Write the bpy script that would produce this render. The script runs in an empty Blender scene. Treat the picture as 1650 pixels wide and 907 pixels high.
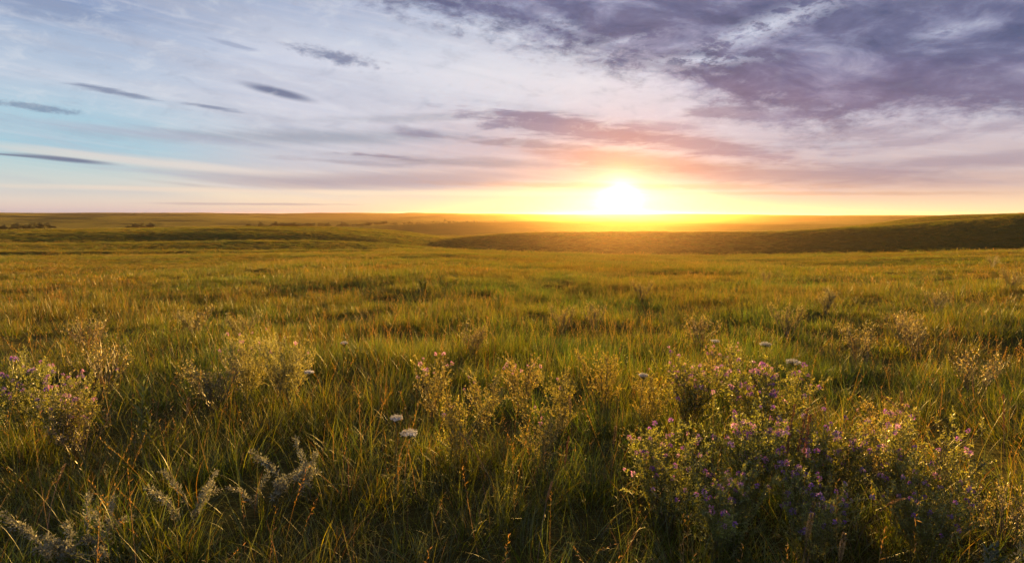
import bpy, math, random
import numpy as np
from mathutils import Vector, Matrix
R = math.radians
random.seed(7); rng = np.random.default_rng(11)
sc = bpy.context.scene
COL = sc.collection

# ------------------------------------------------------------------ camera
EYE = 1.5
FOC = 20.0 / 36.0 * 1650.0
PITCH = math.atan((453.5 - 345.0) / FOC)
cam_d = bpy.data.cameras.new('camera'); cam = bpy.data.objects.new('camera', cam_d); COL.objects.link(cam)
cam_d.lens = 20; cam_d.sensor_width = 36; cam_d.clip_start = 0.05; cam_d.clip_end = 30000
cam.location = (0, 0, EYE); cam.rotation_euler = (R(90) - PITCH, 0, 0)
sc.camera = cam

def pdir(px, py):
    """photo pixel -> world direction from the place the photographer stood"""
    X = (px - 825.0) / FOC; Y = (453.5 - py) / FOC
    c, s = math.cos(PITCH), math.sin(PITCH)
    return X, c + Y * s, -s + Y * c
def pAE(px, py):
    x, y, z = pdir(px, py)
    return math.degrees(math.atan2(x, y)), math.degrees(math.atan2(z, math.hypot(x, y)))

SUN_A, SUN_E = pAE(1000, 322)          # azimuth east of +Y, elevation

# ------------------------------------------------------------------ terrain
_ng = {}
def vnoise(x, y, seed=0):
    """smooth lattice value noise, -1..1"""
    xi = np.floor(x).astype(np.int64); yi = np.floor(y).astype(np.int64)
    fx = x - xi; fy = y - yi
    fx = fx * fx * fx * (fx * (fx * 6 - 15) + 10); fy = fy * fy * fy * (fy * (fy * 6 - 15) + 10)
    def h(a, b):
        n = (a * 374761393 + b * 668265263 + seed * 1442695041) & 0xFFFFFFFF
        n = ((n ^ (n >> 13)) * 1274126177) & 0xFFFFFFFF
        n = n ^ (n >> 16)
        return (n & 0xFFFF) / 32767.5 - 1.0
    a = h(xi, yi); b = h(xi + 1, yi); c = h(xi, yi + 1); d = h(xi + 1, yi + 1)
    return (a * (1 - fx) + b * fx) * (1 - fy) + (c * (1 - fx) + d * fx) * fy

XS = [-500, 0, 200, 400, 550, 640, 700, 760, 850, 1000, 1120, 1200, 1290, 1400, 1480, 1550, 1650, 2200]
RK = [(110, [414, 414, 413, 411, 408, 405, 403, 404, 409, 413, 414, 414, 413, 412, 410, 408, 404, 398]),
      (115, [419, 419, 418, 416, 410, 406, 404, 405, 411, 415, 416, 416, 416, 415, 413, 411, 407, 402]),
      (122, [407, 407, 406, 406, 405.5, 405, 404, 407, 414, 420, 423, 423, 423, 421, 420, 418, 415, 410]),
      (150, [407, 406, 406, 404, 404, 403, 403, 407, 415, 422, 425, 426, 426, 425, 424, 421, 418, 414]),
      (185, [394, 393, 392, 389, 391, 396, 401, 405, 411, 417, 419, 420, 419, 417, 415, 413, 409, 403]),
      (212, [396, 394, 393, 390, 393, 398, 403, 398, 393, 395, 398, 398, 396, 390, 386, 382, 374, 364]),
      (262, [380, 378, 376, 374, 377, 383, 391, 380, 376, 375, 374, 374, 372, 364, 360, 356, 345, 335]),
      (300, [376, 374, 371, 369, 371, 377, 385, 384, 380, 379, 379, 379, 377, 370, 365, 362, 352, 342]),
      (370, [374, 372, 368, 366, 367, 372, 380, 392, 388, 388, 388, 388, 386, 378, 371, 366, 358, 350]),
      (470, [380, 379, 376, 374, 375, 380, 386, 390, 384, 384, 384, 384, 382, 374, 362, 358, 353, 346]),
      (600, [382, 380, 378, 376, 376, 378, 380, 380, 378, 378, 379, 379, 375, 361, 350, 347, 344.5, 342]),
      (760, [377, 376, 374, 372, 371, 371, 371, 370, 369, 369, 370, 371, 370, 366, 356, 353, 350, 347]),
      (950, [374, 373, 371, 368, 365, 362, 360, 358, 357, 358, 360, 361, 362, 362, 359, 356, 352, 350]),
      (1250, [370, 369, 369, 368, 367, 364, 362, 360, 359, 360, 362, 363, 364, 363, 360, 357, 354, 352]),
      (1500, [365, 365, 365, 364, 362, 360, 358, 356, 356, 357, 358, 359, 360, 359, 358, 355, 352, 350]),
      (2300, [355, 355, 355, 354, 354, 353, 352, 352, 352, 352, 352, 352, 353, 353, 353, 353, 351, 350]),
      (3600, [347, 347, 347, 347, 347, 347, 347, 347.5, 348, 348, 347, 348, 349.5, 349.5, 349, 349, 348, 348]),
      (4800, [343.3, 343.3, 343.3, 343.6, 343.6, 343.6, 344, 344.4, 344.8, 345.2, 345, 346, 347.5, 347, 347.2, 347, 347, 347]),
      (6200, [346, 346, 346, 346, 346, 346, 346, 346.5, 347, 347, 347, 348, 349, 349, 349, 349, 349, 349])]
RAD = np.array([0.0, 50.0] + [k[0] for k in RK])
kaz = np.array([math.degrees(math.atan2(*pdir(x, 375)[:2])) for x in XS])
AZT = np.linspace(-180, 180, 1441)
tab = []
for r_, ys in RK:
    zs = []
    for x, yv in zip(XS, ys):
        dx, dy, dz = pdir(x, yv)
        zs.append(EYE + r_ * dz / math.hypot(dx, dy))
    m = 0.5 * (zs[0] + zs[-1])
    a = np.concatenate([[-180, -110], kaz, [110, 180]]); v = np.array([m, m] + zs + [m, m])
    t = np.interp(AZT, a, v)
    k = np.exp(-0.5 * (np.arange(-12, 13) / 5.0) ** 2); k /= k.sum()
    tp = np.concatenate([t[-13:-1], t, t[1:13]])
    tab.append(np.convolve(tp, k, 'valid'))
tab = np.array(tab)                                  # K x A
z50 = tab[0] * 50.0 / 110.0 - 0.05
tab = np.vstack([np.zeros(len(AZT)), z50, tab])
hk = np.diff(RAD)[:, None]; dk = np.diff(tab, axis=0) / hk
sl = np.zeros_like(tab)
with np.errstate(divide='ignore', invalid='ignore'):
    w1 = 2 * hk[1:] + hk[:-1]; w2 = hk[1:] + 2 * hk[:-1]
    same = (dk[:-1] * dk[1:]) > 0
    sl[1:-1] = np.where(same, (w1 + w2) / (w1 / dk[:-1] + w2 / dk[1:]), 0)
sl[0] = dk[0]; sl[-1] = dk[-1]
def ground_z(x, y):
    x = np.asarray(x, float); y = np.asarray(y, float)
    r = np.hypot(x, y); az = np.degrees(np.arctan2(x, y))
    f = (az + 180) / 0.25; i = np.clip(np.floor(f).astype(int), 0, len(AZT) - 2); f = f - i
    k = np.clip(np.searchsorted(RAD, r, side='right') - 1, 0, len(RAD) - 2)
    rc = np.minimum(r, RAD[-1])
    H = RAD[k + 1] - RAD[k]; t = (rc - RAD[k]) / H
    g = lambda T, kk: T[kk, i] * (1 - f) + T[kk, i + 1] * f
    z0, z1, m0, m1 = g(tab, k), g(tab, k + 1), g(sl, k) * H, g(sl, k + 1) * H
    t2 = t * t; t3 = t2 * t
    z = (2 * t3 - 3 * t2 + 1) * z0 + (t3 - 2 * t2 + t) * m0 + (-2 * t3 + 3 * t2) * z1 + (t3 - t2) * m1
    near = np.clip(r / 6.0, 0.25, 1)
    z = z + near * (0.035 * vnoise(x / 0.9, y / 0.9, 3) + 0.07 * vnoise(x / 3.1, y / 3.1, 1)) * np.clip(1.5 - r / 300, 0, 1)
    z = z + 0.16 * np.clip((r - 6) / 20, 0, 1) * vnoise(x / 13, y / 13, 2) 
    z = z + 0.35 * np.clip((r - 100) / 100, 0, 1) * vnoise(x / 42, y / 30, 5)
    z = z + 0.9 * np.clip((r - 300) / 500, 0, 1) * vnoise(x / 120, y / 90, 6)
    z = z + 13.0 * np.clip((r - 1400) / 1200, 0, 1) * np.clip((5200 - r) / 1500, 0.3, 1) * (vnoise(x / 620 + 0.2 * y / 420, y / 560, 8) + 0.4 * vnoise(x / 170, y / 260, 9))
    return z

def at(px, py, h, rmax=3000.0):
    """ground point whose spot h metres above the ground lies in the direction of that photo pixel"""
    dx, dy, dz = pdir(px, py); L = math.hypot(dx, dy); dx /= L; dy /= L; dz /= L
    rs = np.concatenate([np.linspace(0.6, 40, 4000), np.geomspace(40, rmax, 3000)])
    g = ground_z(rs * dx, rs * dy) + h - (EYE + rs * dz)
    s = np.where((g[1:] >= 0) & (g[:-1] < 0))[0]
    r = rs[s[0] + 1] if len(s) else rs[np.argmin(np.abs(g))]
    x, y = r * dx, r * dy
    return Vector((x, y, float(ground_z(x, y)))), r

def tag(o, label=None, cat=None, group=None, kind=None):
    if label: o['label'] = label
    if cat: o['category'] = cat
    if group: o['group'] = group
    if kind: o['kind'] = kind
    return o

# ------------------------------------------------------------------ shader node shorthand
class Nodes:
    def __init__(s, tree): s.t = tree
    def new(s, typ, **kw):
        n = s.t.nodes.new(typ)
        for k, v in kw.items(): setattr(n, k, v)
        return n
    def put(s, inp, v):
        if isinstance(v, Sk): s.t.links.new(v.o, inp)
        elif isinstance(v, bpy.types.NodeSocket): s.t.links.new(v, inp)
        elif v is not None:
            if inp.type == 'RGBA' and len(v) == 3: v = (*v, 1)
            inp.default_value = v
    def math(s, op, a, b=0.0, c=None, clamp=False):
        n = s.new('ShaderNodeMath', operation=op); n.use_clamp = clamp
        s.put(n.inputs[0], a); s.put(n.inputs[1], b)
        if c is not None: s.put(n.inputs[2], c)
        return Sk(s, n.outputs[0])
    def smooth(s, lo, hi, x, a=0.0, b=1.0):
        n = s.new('ShaderNodeMapRange', interpolation_type='SMOOTHSTEP')
        s.put(n.inputs[0], x); s.put(n.inputs[1], lo); s.put(n.inputs[2], hi); s.put(n.inputs[3], a); s.put(n.inputs[4], b)
        return Sk(s, n.outputs[0])
    def mix(s, f, a, b, mode='MIX'):
        n = s.new('ShaderNodeMix', data_type='RGBA', blend_type=mode); n.clamp_factor = True
        s.put(n.inputs[0], f); s.put(n.inputs[6], a); s.put(n.inputs[7], b)
        return Sk(s, n.outputs[2])
    def vec(s, x, y, z=0.0):
        n = s.new('ShaderNodeCombineXYZ')
        for i, v in enumerate((x, y, z)): s.put(n.inputs[i], v)
        return Sk(s, n.outputs[0])
    def noise(s, v, scale=1, detail=3, rough=0.5, dist=0.0, lac=2.0):
        n = s.new('ShaderNodeTexNoise'); n.noise_dimensions = '3D'
        s.put(n.inputs['Vector'], v)
        n.inputs['Scale'].default_value = scale; n.inputs['Detail'].default_value = detail
        n.inputs['Roughness'].default_value = rough; n.inputs['Distortion'].default_value = dist
        n.inputs['Lacunarity'].default_value = lac
        return Sk(s, n.outputs[0])
    def ramp(s, f, pts):
        n = s.new('ShaderNodeValToRGB'); s.put(n.inputs[0], f)
        e = n.color_ramp.elements
        while len(e) > 1: e.remove(e[0])
        e[0].position = pts[0][0]; e[0].color = (*pts[0][1], 1)
        for p, c in pts[1:]:
            q = e.new(p); q.color = (*c, 1)
        return Sk(s, n.outputs[0])
    def fcurve(s, x, pts):
        """piecewise curve through pts, x and y both given in 0..1"""
        n = s.new('ShaderNodeFloatCurve'); s.put(n.inputs[1], x); n.inputs[0].default_value = 1
        c = n.mapping.curves[0]
        c.points[0].location = pts[0]; c.points[1].location = pts[-1]
        for p in pts[1:-1]: c.points.new(*p)
        n.mapping.update()
        return Sk(s, n.outputs[0])
class Sk:
    def __init__(s, n, o): s.n = n; s.o = o
    def __add__(s, b): return s.n.math('ADD', s, b)
    __radd__ = __add__
    def __sub__(s, b): return s.n.math('SUBTRACT', s, b)
    def __rsub__(s, b): return s.n.math('SUBTRACT', b, s)
    def __mul__(s, b): return s.n.math('MULTIPLY', s, b)
    __rmul__ = __mul__
    def __truediv__(s, b): return s.n.math('DIVIDE', s, b)
    def __rtruediv__(s, b): return s.n.math('DIVIDE', b, s)
def lin(r, g, b):
    f = lambda c: (c / 255 / 12.92) if c / 255 <= 0.04045 else ((c / 255 + 0.055) / 1.055) ** 2.4
    return (f(r), f(g), f(b))

# ------------------------------------------------------------------ sky
W = bpy.data.worlds.new('World'); sc.world = W; W.use_nodes = True
nt = W.node_tree; nt.nodes.clear(); N = Nodes(nt)
tc = N.new('ShaderNodeTexCoord')
sx = N.new('ShaderNodeSeparateXYZ'); nt.links.new(tc.outputs['Generated'], sx.inputs[0])
dx, dy, dz = (Sk(N, sx.outputs[i]) for i in range(3))
hyp = N.math('SQRT', dx * dx + dy * dy)
A = N.math('ARCTAN2', dx, dy) * (180 / math.pi)              # degrees from straight ahead
E = N.math('ARCTAN2', dz, hyp) * (180 / math.pi)
Ep = N.math('MAXIMUM', E, 0.0)
# cloud-deck coordinates: where the line of sight meets a level sheet of cloud
inv = 1.0 / (N.math('MAXIMUM', dz, 0.0) + 0.045)
deck = N.vec(dx * inv, dy * inv, 0.0)
def column(pts):        # colours down one azimuth: (photo y, rgb)
    px = pts[0]; out = []
    for yv, c in sorted(pts[1], key=lambda q: -q[0]):
        out.append((max(0.0, min(1.0, pAE(px, yv)[1] / 40.0)), lin(*c)))
    out.append((0.72, lin(116, 114, 118))); out.append((1.0, lin(96, 92, 98)))
    return N.ramp(Ep / 40.0, out)
cL = column((100, [(342, (205, 190, 195)), (334, (222, 200, 190)), (322, (228, 212, 195)), (300, (214, 214, 205)), (270, (190, 210, 212)), (235, (160, 202, 220)), (190, (164, 200, 220)), (130, (184, 199, 220)), (60, (166, 184, 213)), (0, (138, 156, 196))]))
cM = column((500, [(342, (225, 200, 185)), (333, (242, 216, 182)), (316, (248, 226, 192)), (295, (226, 208, 196)), (265, (204, 200, 208)), (225, (196, 198, 212)), (180, (206, 207, 222)), (120, (206, 210, 228)), (60, (188, 197, 219)), (0, (164, 176, 207))]))
cC = column((800, [(342, (255, 232, 172)), (333, (255, 236, 182)), (312, (250, 224, 180)), (290, (222, 196, 184)), (262, (204, 184, 188)), (225, (200, 188, 200)), (170, (208, 206, 218)), (120, (214, 216, 228)), (60, (205, 212, 230)), (0, (170, 182, 214))]))
cR = column((1500, [(342, (255, 236, 178)), (332, (254, 226, 176)), (318, (240, 206, 172)), (300, (218, 188, 174)), (270, (206, 184, 182)), (235, (204, 188, 194)), (200, (200, 190, 203)), (120, (196, 194, 218)), (0, (170, 175, 210))]))
a0, a1, a2, a3 = pAE(100, 200)[0], pAE(500, 200)[0], pAE(800, 200)[0], pAE(1500, 200)[0]
sky = N.mix(N.smooth(a0, a1, A), cL, cM)
sky = N.mix(N.smooth(a1, a2, A), sky, cC)
sky = N.mix(N.smooth(a2, a3, A), sky, cR)
# noises
warp = N.noise(N.vec(A * 0.05, E * 0.12), 1, 2, 0.5)
wrpA = (warp - 0.5) * 14.0
nbig = N.noise(N.vec(A * 0.055 + E * 0.10, E * 0.42 + A * 0.05 + warp * 1.5, 3.1), 1, 6, 0.55, 0.3)
nstr = N.noise(N.vec(A * 0.06 + E * 0.12, E * 1.15 + A * 0.12, 7.7), 1, 8, 0.6, 0.5)
nfin = N.noise(N.vec(A * 0.22 + E * 0.5, E * 1.5 - A * 0.05, 1.3), 1.0, 9, 0.62, 0.3)
nflk = N.noise(N.vec(A * 0.42 - E * 0.35, E * 1.0 + A * 0.16, 5.3), 1.0, 10, 0.66, 0.25)
ndeck = N.noise(deck, 1.1, 8, 0.58, 0.4)
# thin high veil: pale streaks, brighter and greyer patches
hi = N.smooth(0.5, 3.0, E)
sky = N.mix(N.smooth(0.45, 0.80, nstr) * 0.32 * hi, sky, lin(232, 228, 236))
sky = N.mix(N.smooth(0.44, 0.68, nbig) * 0.45 * hi, sky, lin(176, 180, 200))
sky = N.mix(N.smooth(0.52, 0.30, nstr) * 0.12 * hi, sky, lin(150, 172, 212))
def blob(px, py, L, Hh, rot, k=0.7, soft=0.55, nz=None, op=1.0):
    """soft cloud patch: centre and half sizes in photo pixels, noisy outline"""
    ca, ce = pAE(px, py); d = 57.3 / FOC
    a = L * d; b = Hh * d; c, s = math.cos(R(rot)), math.sin(R(rot))
    u = (A - ca); v = (E - ce)
    uu = (u * c + v * s) * (1 / a); vv = (v * c - u * s) * (1 / b)
    q = N.math('SQRT', uu * uu + vv * vv) + ((nz or nfin) - 0.5) * k * 2
    return N.smooth(1.0, 1.0 - soft, q) * op
def lay(mask, col): 
    global sky
    sky = N.mix(mask, sky, lin(*col))
# broad mauve-grey veils
lay(blob(520, 222, 360, 17, 2, 0.45, 0.9, nstr, 0.8), (156, 162, 180))
lay(blob(760, 262, 300, 12, -2, 0.6, 0.9, nfin, 0.8), (160, 152, 166))
lay(blob(700, 190, 260, 10, 3, 0.6, 0.9, nfin, 0.65), (168, 170, 186))
lay(blob(420, 285, 240, 9, -2, 0.5, 0.9, nfin, 0.55), (182, 176, 186))
lay(blob(660, 290, 420, 18, 2, 0.45, 0.9, nstr, 0.8), (176, 162, 172))
lay(blob(230, 215, 200, 9, -3, 0.8, 0.9, nstr, 0.5), (176, 178, 200))
lay(blob(900, 135, 330, 50, -6, 0.6, 0.95, nstr, 0.5), (228, 226, 234))
lay(blob(620, 118, 260, 42, -14, 0.6, 0.95, nstr, 0.45), (222, 222, 233))
lay(blob(250, 262, 260, 9, -4, 0.7, 0.9, nstr, 0.6), (238, 222, 208))
lay(blob(780, 312, 420, 6, 0, 0.6, 0.9, nstr, 0.7), (255, 236, 196))
lay(blob(330, 306, 340, 5, 0, 0.8, 0.9, nstr, 0.5), (246, 222, 196))
lay(blob(420, 329, 190, 3.2, 0, 0.8, 0.8, nstr, 0.6), (182, 160, 165))
# mauve stratus right of and above the sun
lay(blob(1250, 282, 350, 20, -3, 0.5, 0.85, nfin, 0.8), (166, 142, 152))
lay(blob(1540, 262, 260, 17, 2, 0.6, 0.9, nfin, 0.7), (164, 146, 162))
lay(blob(1000, 255, 260, 20, -7, 0.6, 0.8, nfin, 0.8), (168, 134, 140))
lay(blob(905, 205, 200, 24, -8, 0.9, 0.6, nfin, 0.85), (134, 122, 152))
lay(blob(870, 190, 75, 10, -6, 1.1, 0.5, nflk, 0.6), (128, 120, 152))
lay(blob(1120, 232, 220, 20, -10, 0.9, 0.7, nfin, 0.8), (148, 124, 148))
lay(blob(1185, 183, 90, 15, -4, 1.0, 0.7, nfin, 0.7), (132, 116, 146))
lay(blob(1060, 205, 110, 12, -4, 1.0, 0.7, nfin, 0.7), (150, 138, 166))
# great dark bank, upper right
edge = [(430, -60), (560, -14), (640, 14), (760, 42), (880, 74), (960, 104), (1060, 132), (1160, 176), (1260, 205), (1330, 222), (1420, 206), (1520, 196), (1650, 196), (1900, 190)]
pe = [pAE(*p) for p in edge]
pe = [(-60.0, 25.0)] + pe + [(70.0, 9.0), (120.0, 22.0)]
Eb = N.fcurve((A + 60.0) / 180.0, [((a + 60) / 180, e / 40) for a, e in pe]) * 40.0
dE = E - Eb + (nflk - 0.5) * 8.0 + (nbig - 0.5) * 4.0
bank = N.smooth(-1.2, 2.6, dE)
up = N.smooth(26.0, 34.0, E, 1.0, 0.35)
inner = N.noise(N.vec(A * 0.12 - E * 0.16, E * 0.34 + A * 0.10, 9.0), 1.0, 9, 0.6, 0.35)
bcol = N.ramp(inner, [(0.26, lin(68, 76, 118)), (0.40, lin(84, 90, 132)), (0.50, lin(104, 106, 146)), (0.60, lin(134, 136, 172)), (0.74, lin(184, 188, 208))])
warmz = blob(1400, 170, 330, 75, -8, 0.5, 0.95, nbig, 0.62)
bcol = N.mix(warmz, bcol, N.ramp(inner, [(0.3, lin(98, 82, 122)), (0.5, lin(124, 104, 140)), (0.7, lin(160, 140, 172))]))
lowz = N.smooth(13.0, 7.5, E) * 0.5
bcol = N.mix(lowz * bank, bcol, lin(140, 124, 150))
gap = N.math('MAXIMUM', blob(1230, 45, 170, 26, 14, 1.5, 0.8, nflk), blob(1120, 98, 150, 15, -2, 1.4, 0.8, nflk))
gap = N.math('MAXIMUM', gap, blob(905, 38, 70, 15, -20, 1.4, 0.9, nflk, 0.8))
gap = N.math('MAXIMUM', gap, blob(1000, 68, 110, 11, 8, 1.4, 0.9, nflk, 0.7))
gap = N.math('MAXIMUM', gap, blob(1530, 50, 60, 12, 5, 1.4, 0.9, nflk, 0.55))
gap = N.math('MAXIMUM', gap, blob(1060, 165, 120, 9, -4, 1.2, 0.9, nflk, 0.6))
bcol = N.mix(gap * N.smooth(0.40, 0.62, nflk), bcol, lin(206, 212, 232))
sky = N.mix(bank * up, sky, bcol)
# ragged wisps hanging under the bank and small detached dark clouds
for a in [(1500, 222, 190, 12, 6, 1.2, 0.8, nfin, 0.5), (1380, 215, 130, 16, 3, 1.2, 0.8, nfin, 0.5)]:
    lay(blob(*a), (150, 134, 158))
DK = (112, 120, 156)
lay(blob(840, 232, 150, 9, -4, 0.9, 0.7, nfin, 0.7), (150, 138, 156))
lay(blob(560, 262, 130, 6, -3, 0.9, 0.8, nfin, 0.6), (160, 154, 170))
lay(blob(1000, 300, 420, 7, -1, 0.8, 0.8, nfin, 0.5), (196, 152, 130))
lay(blob(1330, 312, 260, 4, -1, 0.8, 0.8, nfin, 0.6), (206, 168, 142))
lay(blob(452, 150, 66, 8.5, -10, 0.16, 0.75, nfin, 0.95), (108, 116, 150))
lay(blob(545, 92, 78, 13, -6, 1.3, 0.8, nflk, 0.85), DK)
lay(blob(668, 213, 58, 11, -5, 0.7, 0.8, nfin, 0.85), (140, 138, 164))
lay(blob(195, 151, 62, 5, -6, 1.2, 0.8, nfin, 0.85), (122, 134, 166))
lay(blob(340, 173, 46, 4, -5, 1.2, 0.8, nfin, 0.8), (128, 136, 166))
lay(blob(55, 173, 60, 6, -2, 1.5, 0.7, nflk, 0.8), (122, 142, 172))
lay(blob(105, 257, 72, 4.5, -4, 0.15, 0.8, nfin, 0.95), (112, 120, 150))
lay(blob(30, 251, 50, 2, -2, 0.15, 0.8, nfin, 0.9), (120, 130, 155))
lay(blob(620, 252, 75, 4, -3, 1.4, 0.7, nfin, 0.8), (150, 140, 160))
lay(blob(375, 72, 30, 4, -8, 1.2, 0.8, nfin, 0.6), (146, 156, 188))
lay(blob(800, 203, 50, 9, 0, 1.2, 0.7, nflk, 0.7), (132, 126, 156))
lay(blob(60, 8, 120, 22, -4, 1.3, 0.9, nfin, 0.5), (118, 136, 178))
mot = N.noise(N.vec(A * 0.30 + E * 0.2, E * 0.75 - A * 0.1, 15.0), 1.0, 9, 0.65, 0.4)
sky = N.mix(N.smooth(0.50, 0.70, mot) * N.smooth(4.0, 9.0, E) * (1.0 - bank * 0.85) * 0.30, sky, lin(226, 228, 234))
sky = N.mix(N.smooth(0.48, 0.30, mot) * N.smooth(3.0, 8.0, E) * (1.0 - bank * 0.85) * 0.22, sky, lin(140, 150, 176))
hs = N.new('ShaderNodeHueSaturation'); hs.inputs['Saturation'].default_value = 0.92; hs.inputs['Hue'].default_value = 0.495; N.put(hs.inputs['Color'], sky); sky = Sk(N, hs.outputs[0])
# sun and the bright air round it
sd = (math.sin(R(SUN_A)) * math.cos(R(SUN_E)), math.cos(R(SUN_A)) * math.cos(R(SUN_E)), math.sin(R(SUN_E)))
dA = (A - SUN_A); dEl = (E - SUN_E)
ang = N.math('SQRT', dA * dA + dEl * dEl)                      # degrees from the sun
angf = N.math('SQRT', dA * dA * 0.05 + dEl * dEl * 1.6)         # flattened: bright strip along the horizon
def gauss(x, s_, amp): return N.math('EXPONENT', x * x * (-1.0 / (2 * s_ * s_))) * amp
def addc(cur, f, c):
    n = N.new('ShaderNodeVectorMath', operation='MULTIPLY_ADD')
    N.put(n.inputs[0], N.vec(f, f, f)); n.inputs[1].default_value = c; N.put(n.inputs[2], cur)
    return Sk(N, n.outputs[0])
veil = N.smooth(0.3, 0.75, nfin, 0.75, 1.15)
def expo(x, k, amp): return N.math('EXPONENT', x * (-1.0 / k)) * amp
sky = addc(sky, gauss(angf, 1.0, 0.34), (1.0, 0.90, 0.78))
sky = addc(sky, expo(ang, 4.5, 0.15) * veil, (1.0, 0.36, 0.05))
sky = addc(sky, gauss(ang, 2.5, 0.42) * veil, (1.0, 0.36, 0.04))
ang = ang * (1.0 + (nfin - 0.5) * 0.9)
sky = addc(sky, expo(ang, 0.60, 20.0), (1.0, 0.66, 0.34))
sky = addc(sky, N.smooth(0.7, 0.25, ang) * 40.0, (1.0, 0.92, 0.75))
# below the horizon (never seen, only lights): ground colour
sky = N.mix(N.smooth(-0.3, -1.5, E), sky, (0.05, 0.045, 0.015))
nish = N.new('ShaderNodeTexSky', sky_type='NISHITA'); nish.sun_disc = False
LAMP_E = 1.9; nish.sun_elevation = R(LAMP_E); nish.sun_rotation = R(SUN_A); nish.air_density = 1.0; nish.dust_density = 1.5
BG = 0.1; EXPO = 1.6
sky = addc(sky, 0.0, (0, 0, 0))
n = N.new('ShaderNodeVectorMath', operation='MULTIPLY'); N.put(n.inputs[0], sky); n.inputs[1].default_value = (2.0 ** -EXPO / BG,) * 3
tot = N.new('ShaderNodeVectorMath', operation='MULTIPLY_ADD')
nt.links.new(nish.outputs[0], tot.inputs[0]); tot.inputs[1].default_value = (0.02,) * 3; nt.links.new(n.outputs[0], tot.inputs[2])
bg = N.new('ShaderNodeBackground'); nt.links.new(tot.outputs[0], bg.inputs[0]); bg.inputs[1].default_value = BG
wo = N.new('ShaderNodeOutputWorld'); nt.links.new(bg.outputs[0], wo.inputs[0])
W.cycles.sampling_method = 'MANUAL'; W.cycles.sample_map_resolution = 1024

sun_d = bpy.data.lights.new('sun', 'SUN'); sun = bpy.data.objects.new('sun', sun_d); COL.objects.link(sun)
sun_d.energy = 5.0; sun_d.angle = R(0.6); sun_d.color = (1.0, 0.57, 0.14)

sdl = Vector((math.sin(R(SUN_A)) * math.cos(R(LAMP_E)), math.cos(R(SUN_A)) * math.cos(R(LAMP_E)), math.sin(R(LAMP_E))))
sun.rotation_euler = sdl.to_track_quat('Z', 'Y').to_euler()

# ------------------------------------------------------------------ materials
def plant_mat(name, transl=0.55, gloss=0.06, var=0.35, nscale=0.35, tint=(1.75, 1.4, 0.45)):
    m = bpy.data.materials.new(name); m.use_nodes = True; t = m.node_tree; t.nodes.clear(); n = Nodes(t)
    at_ = n.new('ShaderNodeVertexColor', layer_name='col')
    geo = n.new('ShaderNodeNewGeometry')
    big = n.noise(Sk(n, geo.outputs['Position']), nscale, 3, 0.55)
    mid = n.noise(Sk(n, geo.outputs['Position']), nscale * 9, 2, 0.5)
    patch = n.mix(n.smooth(0.35, 0.65, big), (1.20, 1.0, 0.75), (0.78, 1.04, 0.95))
    c = n.mix(var, Sk(n, at_.outputs[0]), patch, 'MULTIPLY')
    wide = n.noise(Sk(n, geo.outputs['Position']), nscale * 0.28, 4, 0.6)
    c = n.mix(var, c, n.mix(n.smooth(0.42, 0.58, wide), (1.14, 0.97, 0.8), (0.78, 1.05, 0.85)), 'MULTIPLY')
    k = n.smooth(0.3, 0.7, mid, 0.7, 1.3)
    c = n.mix(1.0, c, n.vec(k, k, k), 'MULTIPLY')
    d = n.new('ShaderNodeBsdfDiffuse'); n.put(d.inputs[0], c)
    tr = n.new('ShaderNodeBsdfTranslucent')
    c2 = n.mix(1.0, c, tint, 'MULTIPLY'); n.put(tr.inputs[0], c2)
    mx = n.new('ShaderNodeMixShader'); mx.inputs[0].default_value = transl
    t.links.new(d.outputs[0], mx.inputs[1]); t.links.new(tr.outputs[0], mx.inputs[2])
    g = n.new('ShaderNodeBsdfGlossy'); g.inputs['Roughness'].default_value = 0.42; g.inputs[0].default_value = (1, 1, 1, 1)
    mg = n.new('ShaderNodeMixShader'); mg.inputs[0].default_value = gloss
    t.links.new(mx.outputs[0], mg.inputs[1]); t.links.new(g.outputs[0], mg.inputs[2])
    o = n.new('ShaderNodeOutputMaterial'); t.links.new(mg.outputs[0], o.inputs[0])
    return m
M_grass = plant_mat('grass_blades', 0.58, 0.055, 0.6)
M_leaf = plant_mat('leaves', 0.5, 0.06, 0.2, 1.5)
M_stem = plant_mat('stems', 0.15, 0.08, 0.2, 1.5)
M_petal = plant_mat('petals', 0.55, 0.03, 0.0, 1.5, (1, 1, 1))
M_felt = plant_mat('felted_leaves', 0.35, 0.03, 0.1, 2.0, (1.05, 1, 0.85))

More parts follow.
